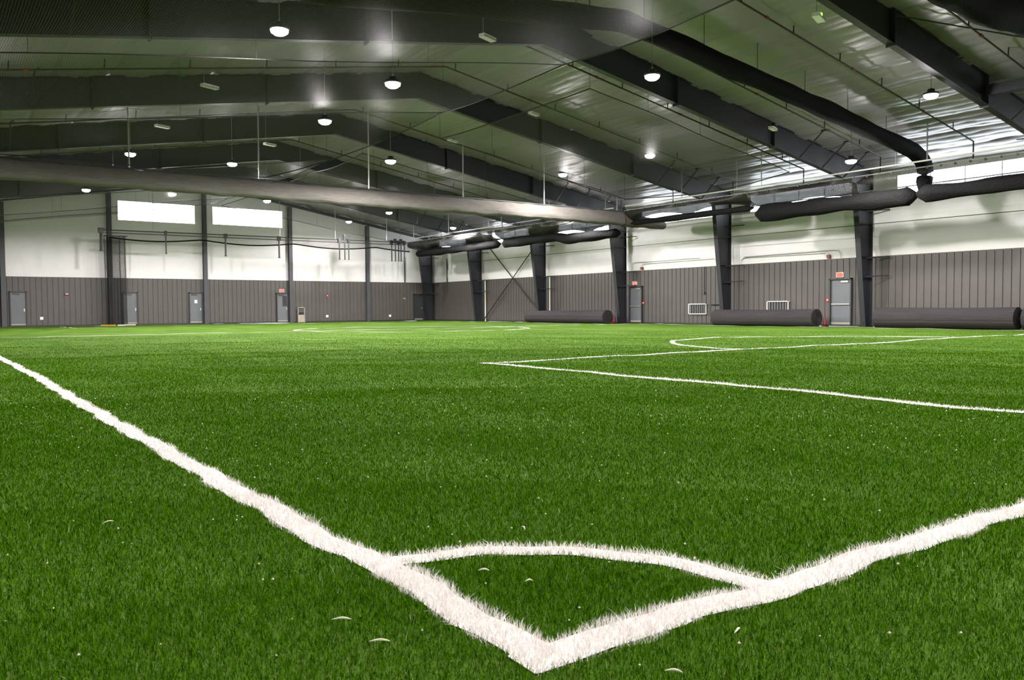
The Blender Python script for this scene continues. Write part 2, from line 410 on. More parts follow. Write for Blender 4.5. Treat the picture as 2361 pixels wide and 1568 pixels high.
# gable rafter over the posts
for s, lb in ((1, 'right-hand dark gable rafter against the end wall'), (-1, 'left-hand dark gable rafter against the end wall')):
    mb = MB(); X = lambda x: x if s > 0 else RIDGE*2-x
    mb.prism([(X(RIDGE), CZ-.13), (X(32.0), ceil_z(32.0)-.13), (X(32.0), ceil_z(32.)-.35), (X(RIDGE), CZ-.35)], 1, YE-.16, YE-.04)
    tag(mb.build('gable_rafter', M['steel']), lb, 'rafter', 'gable rafters at the end wall')

# ------------------------------------------------------------------ doors
n_door = 0
def door(axis, a, b, push=False, sign=False, leaf='door', paper=False, glass=False):
    """axis 0: on the end wall, a..b along x; axis 1: on the right wall, a..b along y"""
    global n_door; n_door += 1
    root = struct(thing('door_%d' % n_door, None, None, (0, 0, 0)))
    def bx(mb, u0, u1, d0, d1, z0, z1):
        if axis == 0: mb.box(u0, u1, YE-.03-d1, YE-.03-d0, z0, z1)
        else: mb.box(XR-.03-d1, XR-.03-d0, u0, u1, z0, z1)
        return mb
    f = MB(); t = .06
    bx(f, a, a+t, -.0, .12, .0, 2.15); bx(f, b-t, b, -.0, .12, .0, 2.15); bx(f, a, b, -.0, .12, 2.09, 2.15)
    f.build('door_frame', M['dframe'], root)
    lf = bx(MB(), a+t, b-t, .0, .03, .03, 2.09).build('door_leaf', M[leaf], root)
    bx(MB(), a+t, b-t, .03, .036, .03, .17).build('door_sweep', M['kick'], root)
    lo, hi = (b-t-.14, b-t-.05) if axis == 0 else (a+t+.05, a+t+.14)
    if push:
        bx(MB(), a+t+.04, b-t-.04, .05, .10, .96, 1.02).build('push_bar', M['chrome'], root)
    else:
        h = MB(); bx(h, lo, hi, .03, .10, 1.0, 1.03); bx(h, lo+.02, hi-.02, .03, .05, .92, 1.1); h.build('door_handle', M['chrome'], root)
    bx(MB(), a+t+.12, a+t+.48, .03, .09, 1.96, 2.04).build('door_closer', M['chrome'] if push else M['housing'], root)
    if paper:
        bx(MB(), a+.37, a+.55, .032, .036, 1.42, 1.64).build('notice', M['wplast'], root)
    if glass:
        bx(MB(), a+.45, b-.12, .032, .04, 1.2, 1.95).build('vision_pane', M['black'], root)
door(0, 3.05, 3.97); door(0, 9.32, 10.23); door(0, 13.42, 14.33, paper=True); door(0, 19.46, 20.36, glass=True); door(0, 30.62, 31.54, leaf='dframe')
door(1, 32.3, 33.37, push=True); door(1, 19.22, 20.32, push=True)

# exit signs with their letters
def letters(mb, bx, u0, z0, w, h):
    """EXIT out of strokes; u runs left to right as read"""
    cw = w/4.6; st = cw*.24
    def stroke(p, q):
        (x0, y0), (x1, y1) = p, q; d = Vector((x1-x0, y1-y0)); n = Vector((-d.y, d.x)).normalized()*st/2
        bx(mb, [(x0+n.x, y0+n.y), (x1+n.x, y1+n.y), (x1-n.x, y1-n.y), (x0-n.x, y0-n.y)])
    g = [(0, [((0, 0), (0, 1)), ((0, .96), (1, .96)), ((0, .5), (.85, .5)), ((0, .04), (1, .04))]), (1.25, [((0, 0), (1, 1)), ((0, 1), (1, 0))]),
         (2.5, [((.5, 0), (.5, 1))]), (3.6, [((0, .96), (1, .96)), ((.5, 0), (.5, 1))])]
    for off, ss in g:
        for p, q in ss: stroke((u0+(off+p[0])*cw, z0+p[1]*h), (u0+(off+q[0])*cw, z0+q[1]*h))
def exit_sign(axis, c, z, label):
    root = thing('exit_sign', label, 'exit sign', (c, YE-.03, z) if axis == 0 else (XR-.03, c, z), 0 if axis == 0 else -math.pi/2, 'exit signs above the doors')
    # local frame: x to the right as read, y into the wall
    MB().box(-.17, .17, -.055, .03, -.11, .11).build('housing', M['wplast'], root)
    MB().box(-.155, .155, -.060, -.055, -.095, .095).build('face', M['exit'], root)
    mb = MB()
    letters(mb, lambda m_, poly: m_.prism(poly, 1, -.064, -.0605), -.12, -.06, .24, .12)
    mb.build('lettering', M['exitt'], root)
exit_sign(0, 19.87, 2.31, 'red exit sign over the end wall door')
exit_sign(1, 32.95, 2.31, 'small red exit sign over the far right wall door behind a column')
exit_sign(1, 19.84, 2.31, 'red exit sign over the nearest door of the right wall')

# fire devices, outlets, thermostat
def wallbox(axis, c, z, w, h, d, m, name, label, cat, group=None, knob=None):
    o = thing(name, label, cat, (c, YE-.03, z) if axis == 0 else (XR-.03, c, z), 0 if axis == 0 else -math.pi/2, group)
    MB().box(-w/2, w/2, -d, .02, -h/2, h/2).build('body', M[m], o)
    if knob: MB().box(-w/2*.5, w/2*.5, -d-.02, -d, -h*.1, h*.15).build('face_plate', M[knob], o)
wallbox(0, 6.13, 2.0, .28, .16, .07, 'redd', 'fire_alarm_bell', 'dull red alarm strobe on the end wall between the two left doors', 'alarm', knob='wplast')
wallbox(0, 23.35, 1.97, .13, .18, .07, 'red', 'fire_alarm_strobe', 'small red alarm strobe on the end wall right of the wooden rack', 'alarm', knob='wplast')
wallbox(1, 20.43, 1.18, .13, .15, .06, 'red', 'fire_pull_station', 'red fire pull box left of the nearest door of the right wall', 'pull station', knob='wplast')
wallbox(1, 32.22, 1.17, .13, .15, .06, 'red', 'fire_pull_station', 'red fire pull box right of the far right wall exit door', 'pull station', knob='wplast')
wallbox(1, 20.39, 3.16, .16, .16, .1, 'redd', 'horn_strobe', 'dull red horn on white insulation above the nearest right wall door', 'alarm')
wallbox(1, 32.35, 3.16, .16, .14, .1, 'redd', 'horn_strobe', 'dull red horn on white insulation above the far right wall door', 'alarm')
for x, z, lb in ((4.72, .5, 'white outlet box low on the end wall right of the leftmost door'), (23.33, .44, 'white outlet box low on the end wall under the small red strobe'),
                 (28.56, .42, 'white outlet box low on the end wall near the far corner')):
    wallbox(0, x, z, .17, .17, .03, 'wplast', 'outlet_box', lb, 'outlet', 'outlet boxes on the end wall')
wallbox(0, 29.83, 1.78, .2, .1, .04, 'galv', 'thermostat', 'small pale control box on the end wall left of the corner door', 'thermostat')

# conduits on the white insulation of the right wall
def conduit(pts, label):
    tag(MB().tube(pts, .016, 6).build('conduit', M['galv']), label, 'conduit', 'conduits on the right wall')
xw = XR-.1
conduit([(xw, 25.3, 3.08), (xw, 25.3, 3.22), (xw, 25.2, 3.32), (xw, 25.1, 3.36), (xw, 20.55, 3.33), (xw, 20.42, 3.28), (xw, 20.39, 3.2)], 'lower bent conduit running to the horn above the nearest door')
conduit([(xw, 25.1, 3.40), (xw, 20.1, 3.43), (xw, 19.9, 3.40), (xw, 19.82, 3.3), (xw, 19.77, 3.06)], 'upper bent conduit ending above the exit sign by the nearest door')
conduit([(xw, 32.35, 3.1), (xw, 32.35, 3.3), (xw, 32.2, 3.4), (xw, 27.1, 3.43), (xw, 26.95, 3.36), (xw, 26.9, 3.2)], 'lower bent conduit between the two middle columns')
conduit([(xw, 33.1, 3.1), (xw, 33.1, 3.4), (xw, 32.9, 3.5), (xw, 28, 3.52)], 'upper bent conduit between the two middle columns')
# conduit dropping down the liner to a switch
cd_ = thing('conduit_drop', 'thin conduit dropping down the dark panel to a switch box left of a column', 'conduit', (0, 0, 0))
MB().tube([(XR-.06, 27.74, 3.05), (XR-.06, 27.74, 1.7)], .02, 6).build('pipe', M['post'], cd_)
MB().box(XR-.12, XR-.03, 27.68, 27.80, 1.58, 1.72).build('switch_box', M['post'], cd_)
# white downspouts beside two far columns
for y, lb in ((48.35, 'thin white downpipe beside the farthest column of the right wall'), (40.75, 'thin pale downpipe beside the second farthest column of the right wall')):
    d = tag(MB().tube([(32.3, y, 0), (32.3, y, 3.0)], .04, 8).build('downpipe', M['wmetal']), lb, 'pipe', 'downpipes')
# suspended dark vertical pipes at the far corner
for (x, y, z0, z1, lb) in ((32.42, 53.9, 3.05, 4.9, 'dark upright pipe on the white wall right of the far corner column'), (29.9, 56.19, 3.05, 5.0, 'dark upright pipe on the white end wall left of the far corner column')):
    tag(MB().tube([(x, y, z0), (x, y, z1)], .05, 8).build('standpipe', M['black']), lb, 'pipe')

# ------------------------------------------------------------------ guards, rack and loose poles at the walls
def wall_guard(y0, y1, z0, z1, label, nb):
    root = thing('wall_guard', label, 'guard', (0, 0, 0), 0, 'white bar guards on the right wall'); X0, X1 = XR-.18, XR-.03
    f = MB(); t = .035
    f.box(X0, X0+t, y0, y1, z1-t, z1); f.box(X0, X0+t, y0, y1, z0, z0+t)
    f.box(X0, X0+t, y0, y0+t, z0, z1); f.box(X0, X0+t, y1-t, y1, z0, z1)
    for yy in (y0, y1-t):
        for z in (z0, z1-t): f.box(X0, X1, yy, yy+t, z, z+t)
    f.build('frame', M['wmetal'], root)
    for k in range(1, nb): 
        yy = y0+(y1-y0)*k/nb; MB().tube([(X0+.02, yy, z0), (X0+.02, yy, z1)], .011, 6).build('bar', M['galv'], root)
    MB().box(X1-.02, X1, y0+.05, y1-.05, z0+.05, z1-.05).build('louvre', M['black'], root)
wall_guard(27.5, 28.74, .53, 1.09, 'white bar guard low on the wall left of the middle turf roll', 8)
wall_guard(22.46, 23.69, .58, 1.17, 'white bar guard rising behind the middle turf roll', 8)
hb = tag(MB().tube([(XR-.1, 26.7, 1.02), (XR-.1, 27.24, 1.02)], .025, 6).build('wall_bar', M['black']), 'short black bar on the wall beside the left white guard', 'bar')
# pale wooden rack leaning on end wall
rk = thing('wooden_rack', 'pale wooden rack with a board standing on the floor right of the end exit door', 'rack', (21.25, YE-.2, 0))
mb = MB(); mb.box(-.27, -.22, -.05, 0, 0, 1.12); mb.box(.22, .27, -.05, 0, 0, 1.12); mb.box(-.27, .27, -.05, 0, 1.07, 1.12); mb.box(-.27, .27, -.05, 0, .52, .56)
M['wood'] = mat('pale_wood', (150, 142, 126), .6, noise=.12, nscale=4)
mb.build('rack_frame', M['wood'], rk); MB().box(-.21, .21, -.04, -.01, .02, .52).build('lower_board', M['wood'], rk); MB().box(-.21, .21, -.03, -.01, .72, 1.0).build('upper_board', M['post'], rk)
# poles lying on the turf by the gathered net
def lying_pole(p, q, m, label, name='field_pole'):
    z = .035; tag(MB().tube([(p[0], p[1], z+.01), (q[0], q[1], z+.01)], .032, 8).build(name, M[m]), label, 'pole', 'poles lying on the turf by the end wall')
lying_pole((7.6, 53.7), (8.35, 53.2), 'yellow', 'yellow pole lying on the turf under the gathered netting')
lying_pole((8.45, 53.2), (8.85, 53.1), 'wmetal', 'short white pole lying beside the yellow one')
lying_pole((9.0, 53.9), (9.55, 53.6), 'wmetal', 'white pole lying in front of the second door of the end wall')

# ------------------------------------------------------------------ rolls of turf along the right wall
def turf_roll(x, y0, y1, r, label, seed, endred=False):
    rd = random.Random(seed)
    root = thing('turf_roll', label, 'turf roll', (x, (y0+y1)/2, 0), 0, 'rolled up turf along the right wall')
    hl = (y1-y0)/2; n = 40; N = 16
    mb = MB(); seg = []
    steps = [rd.uniform(-.012, .012) for _ in range(n)]
    def prof(a, v):
        k = int(a/(2*math.pi)*n) % n
        rr = r*(1+steps[k]*1.2)+.012*math.sin(v*5+seed)
        X = rr*math.cos(a); Z = rr*math.sin(a)*.97
        return X*1.03, max(Z, -r*.93)+r*.95
    mb.grid(lambda u, v: (prof(v*2*math.pi-.001, u)[0], -hl+u*2*hl, prof(v*2*math.pi-.001, u)[1]), N, n*2)
    mb.build('turf_sheet', M['roll'], root)
    for s in (-1, 1):
        e = MB()
        pts = [(prof(2*math.pi*k/n, (1 if s > 0 else 0))[0], s*(hl-.01), prof(2*math.pi*k/n, (1 if s > 0 else 0))[1]) for k in range(n)]
        e.add(pts, [tuple(range(n))]); 
        eo = e.build('roll_end', M['rolld'], root)
        sp = MB()     # spiral edge of the wound sheet
        for turn in range(1, 7):
            rr = r*turn/7.2
            sp.tube([(rr*math.cos(a)*1.02, s*(hl+.004), rr*math.sin(a)*.95+r*.95) for a in np.linspace(0, 2*math.pi, 25)], .009, 4, False)
        sp.build('spiral_edge', M['roll'], eo)
    return root
turf_roll(30.85, 33.55, 41.1, .40, 'dark turf roll farthest along the right wall, black open end', 1)
turf_roll(30.85, 19.95, 25.6, .40, 'dark turf roll between the exit door and the middle column', 2)
turf_roll(30.85, 11.75, 17.1, .42, 'nearest turf roll on the right, lit ridged top', 3)
turf_roll(30.85, 5.6, 11.5, .42, 'turf roll cut off by the right edge of the photo', 4)
def red_cone(x, y, label, lean, s=1):
    root = thing('red_cone', label, 'cone', (x, y, 0), 0, 'red cones by the turf rolls'); root.rotation_euler = (0, lean, 0)
    MB().box(-.16*s, .16*s, -.16*s, .16*s, 0, .03).build('base', M['cone'], root)
    MB().lathe([(.13*s, .03), (.10*s, .2*s), (.03*s, .62*s), (.02*s, .63*s)], n=20).build('cone_body', M['cone'], root, True)
red_cone(31.12, 19.72, 'red cone standing at the end of the middle turf roll', 0, .75)
red_cone(31.1, 33.3, 'red cone in shadow at the end of the farthest turf roll', 0, .8)

# ------------------------------------------------------------------ white line markings (white turf let into the green)
LW = .135
LINES = []   # (name, label, list of points, width)
def seg(p, q, n): return [(p[0]+(q[0]-p[0])*t, p[1]+(q[1]-p[1])*t) for t in np.linspace(0, 1, n)]
def arc(c, r, a0, a1, n): return [(c[0]+r*math.cos(a), c[1]+r*math.sin(a)) for a in np.linspace(a0, a1, n)]
LINES = [
    ('touch_line', 'long white touch line running from the foreground corner to the upper left', seg((0, 0), (0, 47), 500), LW),
    ('goal_line', 'white goal line running from the foreground corner to the right edge', seg((0, 0), (30.2, 0), 350), LW),
    ('corner_arc', 'white quarter circle joining the two lines at the foreground corner', arc((0, 0), .885, 0, math.pi/2, 60), .125),
    ('penalty_box_side_line', 'white penalty box side line running to the right edge at mid height', seg((6.02, 0), (6.02, 9.3), 120), LW),
    ('penalty_box_front_line', 'thin white penalty box front line rising to the right', seg((6.02, 9.3), (28, 9.3), 260), LW),
    ('penalty_arc', 'curved white arc bulging beyond the penalty box', arc((17.0, 9.3), 4.55, 0, math.pi, 140), LW),
    ('centre_circle', 'far white circle at the middle of the pitch', arc((16.8, 31.1), 5.2, 0, 2*math.pi, 220), LW),
    ('halfway_line', 'faint white halfway line across the pitch', seg((0, 31.3), (30.2, 31.3), 300), LW),
    ('far_touch_line', 'faint white touch line along the turf rolls', seg((30.2, 0), (30.2, 50.2), 400), LW),
    ('end_line', 'faint white line in front of the end wall', seg((6, 50.2), (30.2, 50.2), 200), LW),
    ('side_dash', 'short white line on the turf in front of the left end wall door', seg((5.5, 47.8), (5.5, 54.6), 40), LW),
    ('small_dash', 'short white line beyond the centre circle', seg((18.4, 49), (20.4, 50.0), 20), LW),
]
def wob(x, y, k): return .012*np.sin(7.3*x+5.9*y+k)+.008*np.sin(15.1*x-13.7*y+2*k)+.005*np.sin(31*x+29*y+k)
WOBK = {'touch_line': (0, 1), 'goal_line': (1, -1), 'corner_arc': (2, 1), 'penalty_box_side_line': (3, 1), 'penalty_box_front_line': (4, -1), 'penalty_arc': (5, 1)}
def ribbon(name, label, pts, wd):
    P = np.array(pts); T = np.gradient(P, axis=0); T /= np.linalg.norm(T, axis=1)[:, None]; N = np.stack([-T[:, 1], T[:, 0]], 1)
    mb = MB(); rows = 5
    ext = P.copy()
    if name in ('touch_line', 'goal_line'): ext[0] -= T[0]*wd/2
    offs = np.linspace(-1, 1, rows)
    W = []
    for o in offs:
        k, sg = WOBK.get(name, (7, 1)); e = sg*wob(ext[:, 0], ext[:, 1], k)
        q = ext+N*(o*wd*.42+e)[:, None]; W.append(q)
    for i in range(len(P)):
        for k in range(rows):
            x, y = W[k][i]; mb.v.append((float(x), float(y), float(H(x, y))+.004))
    for i in range(len(P)-1):
        for k in range(rows-1):
            a = i*rows+k; mb.f.append((a, a+rows, a+rows+1, a+1))
    return tag(mb.build(name, M['turfw']), label, 'line marking', 'white pitch markings')
line_obj = {n: ribbon(n, lb, p, wd) for n, lb, p, wd in LINES}

# ------------------------------------------------------------------ turf blades near the camera
def line_of(x, y):
    """index of the marking a blade stands in, -1 when it stands in the green"""
    idx = np.full(x.shape, -1)
    def m(d, w, k, cond): 
        inside = (np.abs(d+wob(x, y, k)) < w/2) & cond; idx[inside & (idx < 0)] = k
    m(x, LW, 0, (y > -LW/2)); m(y, LW, 1, (x > -LW/2)); m(np.hypot(x, y)-.885, .125, 2, (x > 0) & (y > 0))
    m(x-6.02, LW, 3, (y > 0) & (y < 9.36)); m(y-9.3, LW, 4, (x > 5.96) & (x < 28)); m(np.hypot(x-17, y-9.3)-4.55, LW, 5, (y > 9.3))
    return idx
def blades():
    fwd = -YAW     # heading measured clockwise from +Y
    rings = [(1.0, 2.6, 32000, .024, .0017), (2.6, 4, 17000, .024, .0023), (4, 6, 9500, .023, .003), (6, 9, 5600, .023, .0038), (9, 13, 2600, .023, .005), (13, 18, 1150, .022, .0065), (18, 24, 420, .02, .0085), (24, 32, 110, .018, .011)]
    A = []
    for r0, r1, den, h, wd in rings:
        ha = math.radians(43 if r1 < 6 else 38)
        area = ha*(r1*r1-r0*r0); n = int(area*den)
        r = np.sqrt(rng.uniform(r0*r0, r1*r1, n)); a = fwd+rng.uniform(-ha, ha, n)
        A.append(np.stack([CAM.x+r*np.sin(a), CAM.y+r*np.cos(a), np.full(n, h), np.full(n, wd)], 1))
    A = np.concatenate(A); A = A[(A[:, 0] < 31.5)]
    x, y = A[:, 0], A[:, 1]; n = len(A)
    idx = line_of(x, y)
    clump = .5+.5*np.sin(3.1*x+1.7*y)*np.sin(2.3*y-1.9*x+1)
    h = A[:, 2]*rng.uniform(.55, 1.1, n)*(.85+.25*clump); wd = A[:, 3]*rng.uniform(.7, 1.3, n)
    h = np.where(idx >= 0, h*1.15, h)
    az = rng.uniform(0, 2*math.pi, n); lean = np.abs(rng.normal(0, .6, n)); lz = rng.uniform(0, 2*math.pi, n)+.0
    dx, dy = np.cos(lz)*lean*h, np.sin(lz)*lean*h
    sx, sy = np.cos(az)*wd/2, np.sin(az)*wd/2; z0 = H(x, y)-.002
    V = np.zeros((n, 5, 3))
    V[:, 0] = np.stack([x-sx, y-sy, z0], 1); V[:, 1] = np.stack([x+sx, y+sy, z0], 1)
    V[:, 2] = np.stack([x+sx*.85+dx*.4, y+sy*.85+dy*.4, z0+h*.62], 1); V[:, 3] = np.stack([x-sx*.85+dx*.4, y-sy*.85+dy*.4, z0+h*.62], 1)
    V[:, 4] = np.stack([x+dx, y+dy, z0+h], 1)
    def mk(name, sel, m, parent=None):
        v = V[sel]; k = len(v)
        if k == 0: return
        me = bpy.data.meshes.new(name); me.vertices.add(k*5); me.vertices.foreach_set('co', v.reshape(-1))
        b = (np.arange(k)*5)[:, None]
        loops = np.concatenate([b+0, b+1, b+2, b+3, b+3, b+2, b+4], 1).reshape(-1)
        me.loops.add(k*7); me.loops.foreach_set('vertex_index', loops.astype(np.int32))
        st = ((np.arange(k)*7)[:, None]+np.array([0, 4])).reshape(-1); to = np.tile([4, 3], k)
        me.polygons.add(k*2); me.polygons.foreach_set('loop_start', st.astype(np.int32)); me.polygons.foreach_set('loop_total', to.astype(np.int32))
        me.update(calc_edges=True); me.validate(); me.materials.append(m)
        o = bpy.data.objects.new(name, me); COL.objects.link(o); o['kind'] = 'stuff'
        if parent is not None: o.parent = parent
        return o
    o = mk('turf_blades', idx < 0, M['blade'])
    tag(o, 'short green artificial grass blades covering the pitch', 'artificial grass')
    for k, nm in enumerate(['touch_line', 'goal_line', 'corner_arc', 'penalty_box_side_line', 'penalty_box_front_line', 'penalty_arc']):
        mk('white_fibres', idx == k, M['bladew'], line_obj[nm])
blades()

# pale loose strands and specks on the turf
def strand(p, ang, ln, label, lift=.03):
    x, y = p; pts = []
    for t in np.linspace(-1, 1, 7):
        pts.append((x+math.cos(ang)*t*ln/2, y+math.sin(ang)*t*ln/2+.1*ln*t*t, float(H(x, y))+lift+.004*math.cos(t*2)))
    tag(MB().tube(pts, [.0008, .002, .0026, .003, .0026, .002, .0008], 5).build('loose_fibre', M['fibre']), label, 'turf fibre', 'loose pale fibres lying on the turf')
M['fibre'] = mat('pale_turf_fibre', (214, 214, 190), .6)
M['straw'] = mat('straw_coloured_fibre', (196, 180, 130), .6)
for (sx, sy, an, ln, lb) in [(0.200, 0.544, -.7, .035, 'pale broken fibre at the left inside the corner arc'), (0.254, 0.385, -.4, .026, 'short pale fibre in the middle of the corner arc'),
    (-0.302, 0.246, -.6, .05, 'long pale fibre on the turf left of the corner'), (-0.615, 1.965, .3, .045, 'pale fibre tuft left of the touch line'),
    (0.618, 0.904, 1.2, .05, 'straw coloured fibre sticking up just beyond the corner arc'), (0.477, -0.199, .35, .04, 'pale fibre on the turf below the goal line'),
    (0.166, -0.274, -.9, .04, 'pale fibre at the bottom edge right of the corner'), (-0.320, 0.428, -.6, .05, 'faint fibre left of the corner beside the touch line')]:
    strand((sx, sy), an, ln, lb)
def specks():
    mb = MB(); n = 420
    for _ in range(n):
        r = math.sqrt(random.uniform(1.3**2, 9**2)); a = -YAW+random.uniform(-.65, .65); x, y = CAM.x+r*math.sin(a), CAM.y+r*math.cos(a)
        s = random.uniform(.0012, .0028)*(1+r*.12); z = float(H(np.float64(x), np.float64(y)))+random.uniform(.014, .03)
        mb.add([(x-s, y-s, z), (x+s, y-s, z), (x+s, y+s, z), (x-s, y+s, z), (x, y, z+1.6*s), (x, y, z-1.6*s)], [(0, 1, 4), (1, 2, 4), (2, 3, 4), (3, 0, 4), (1, 0, 5), (2, 1, 5), (3, 2, 5), (0, 3, 5)])
    tag(mb.build('turf_infill_specks', M['fibre']), 'tiny pale specks scattered over the near turf', 'specks', kind='stuff')
specks()

# ------------------------------------------------------------------ high-bay lamps
def make_lamp(label):
    root = thing('high_bay_lamp', label, 'lamp', (0, 0, 0), 0, 'round high bay lamps under the roof')
    MB().lathe([(.06, .16), (.10, .14), (.11, .06), (.21, .04), (.22, -.0), (.20, -.02)], n=28).build('lamp_housing', M['housing'], root, True)
    MB().lathe([(.195, -.02), (.185, -.07), (.12, -.12), (.01, -.14)], n=28).build('lamp_lens', M['lamp'], root, True)
    MB().tube([(0, 0, .14), (0, 0, .20)], .025, 8).build('hook', M['galv'], root)
    return root
lamp0 = make_lamp('')
ld = bpy.data.lights.new('lamp_light', 'SPOT'); ld.shadow_soft_size = .17; ld.energy = LAMP_W; ld.color = (1, .94, .945); ld.spot_size = math.radians(176); ld.spot_blend = .22
ls = bpy.data.lights.new('lamp_side_light', 'POINT'); ls.shadow_soft_size = .18; ls.energy = LAMP_SIDE_W; ls.color = (1, .92, .93)
LAMPS = [(5.3, 16.1, 7.0, 'large bright lamp near the top left of the photo'), (8.65, 17.25, 6.62, 'bright lamp hanging in front of the second roof frame at the ridge'),
 (9.0, 22.4, 6.7, 'lamp above the divider curtain, left of the ridge'), (5.5, 33.0, 7.0, 'lamp behind the leftmost curtain hanger'), (9.4, 33.0, 7.0, 'lamp above the curtain, left of its second hanger'),
 (5.6, 44.3, 7.0, 'far lamp under the curtain at the left'), (9.5, 43.5, 7.0, 'far lamp half hidden by the curtain above the left end window'), (13.1, 26.0, 6.43, 'lamp above the curtain right of the third hanger'),
 (14.5, 38.5, 7.0, 'lamp seen through the curtain, left of the third hanger'), (22.6, 39.0, 7.0, 'lamp seen through the curtain, left of the fourth hanger'), (22.6, 27.5, 7.0, 'lamp right of the fourth curtain hanger'),
 (14.6, 14.0, 7.0, 'bright lamp in front of the roof frame at upper right centre'), (22.6, 22.0, 7.0, 'lamp over the net rail at right centre'), (22.7, 10.8, 7.0, 'bright lamp on the nearest roof frame, top right'),
 (26.4, 15.6, 6.2, 'lamp low over the double net rail at the right'), (27.9, 33.6, 6.3, 'lamp at the right end of the divider curtain'), (22.7, 44.8, 7.0, 'far lamp just under the curtain, left of centre'),
 (22.8, 51.0, 7.0, 'farthest lamp near the end wall posts'), (27.4, 44.8, 6.3, 'far lamp above the side net rail'), (14.5, 43.5, 7.0, 'far lamp at the lower edge of the curtain over the right end window'),
 (5.3, 5.0, 7.0, 'lamp overhead left, out of view'), (14.6, 4.0, 7.0, 'lamp overhead middle, out of view'), (22.7, 2.5, 7.0, 'lamp overhead right, out of view'),
 (-1.0, 10.0, 7.0, 'lamp over the left side, out of view'), (-1, 22.2, 6.5, 'lamp over the far left side, out of view'), (0, 40, 7.0, 'lamp over the left side near the end wall, out of view'), (0.5, -3, 7.0, 'lamp above the camera, out of view')]
for i, (x, y, z, lb) in enumerate(LAMPS):
    o = lamp0 if i == 0 else copy_tree(lamp0); o.location = (x, y, z); o['label'] = lb
    cz = ceil_z(x)-.05
    cb = MB().tube([(0, 0, .19), (0, 0, cz-z)], .008, 5).build('pendant_cable', M['galv'], o)
    lo = bpy.data.objects.new('lamp_light', ld); COL.objects.link(lo); lo.parent = o; lo.location = (0, 0, -.30)
    lo = bpy.data.objects.new('lamp_side_light', ls); COL.objects.link(lo); lo.parent = o; lo.location = (0, 0, -.34)

# small white boxes hung on wires
def make_box():
    root = thing('hanging_box', '', 'ceiling box', (0, 0, 0), 0, 'small white boxes hung from the roof')
    MB().box(-.28, .28, -.09, .09, -.05, .04).build('box_body', M['wplast'], root)
    MB().box(-.26, .26, -.11, -.09, -.045, -.01).build('box_lip', M['galv'], root)
    return root
box0 = make_box()
for i, (x, y, z, lb) in enumerate([(11.4, 17.0, 8.2, 'white box hung by wires before the ridge of the big front frame'), (6.3, 25.0, 7.9, 'white box hung at left before the third frame'),
        (6.55, 32.4, 8.05, 'white box at left above the curtain hanger and lamp'), (11.0, 33.0, 7.95, 'white box between the second and third curtain hangers'), (18.3, 24.0, 8.45, 'white box under the long sprinkler pipe in the middle'),
        (18.4, 30.2, 8.45, 'white box high above the fourth curtain hanger'), (16.3, 10.2, 7.75, 'white box with green light beside the nearest frame'), (24.8, 17.8, 7.55, 'white box on the frame joint at the right')]):
    o = box0 if i == 0 else copy_tree(box0); o.location = (x, y, z); o.rotation_euler = (0, 0, .35); o['label'] = lb
    MB().tube([(-.2, 0, .03), (-.2, 0, ceil_z(x-.2)-z-.06)], .006, 4).build('hanger_wire', M['galv'], o)
    if i == 6: MB().box(-.2, -.12, -.12, -.1, -.02, .03).build('indicator_light', M['led'], o)

# ------------------------------------------------------------------ sprinkler branch pipes following the roof slope
SPL = [(9.2, 'sprinkler pipe with couplings across the top right corner'), (12.95, 'long dark sprinkler pipe crossing the bright ceiling bay at the right'), (16.5, 'sprinkler pipe between the net bundle and the second nearest frame'),
       (20.0, 'sprinkler pipe just behind the front frame at the ridge'), (23.8, 'sprinkler pipe with hangers before the ridge of the middle frame'), (27.6, 'sprinkler pipe between the middle frames, just this side of the curtain'),
       (31.4, 'sprinkler pipe with hangers just beyond the curtain'), (35.2, 'sprinkler pipe in the bay beyond the curtain'), (38.9, 'sprinkler pipe two bays beyond the curtain'), (42.7, 'sprinkler pipe three bays beyond the curtain'), (50.5, 'sprinkler pipe nearest the end wall')]
for y, lb in SPL:
    root = thing('sprinkler_pipe', lb, 'pipe', (0, 0, 0), 0, 'sprinkler branch pipes under the roof')
    f = lambda x: (x, y, ceil_z(x)-.32)
    mb = MB().tube([f(-3), f(RIDGE), f(29.9), (29.9, y, 6.2)], .028, 6); mb.build('pipe', M['pipe'], root)
    for x in np.arange(-1.5, 29.5, 2.3):
        MB().tube([(x, y, ceil_z(x)-.3), (x+.02, y, ceil_z(x)-.02)], .02, 4).build('hanger_rod', M['pipe'], root)
    for x in np.arange(1.2, 29, 4.2):
        MB().tube([(x-.06, y, ceil_z(x-.06)-.32), (x+.06, y, ceil_z(x+.06)-.32)], .042, 8).build('coupling', M['redd'], root)

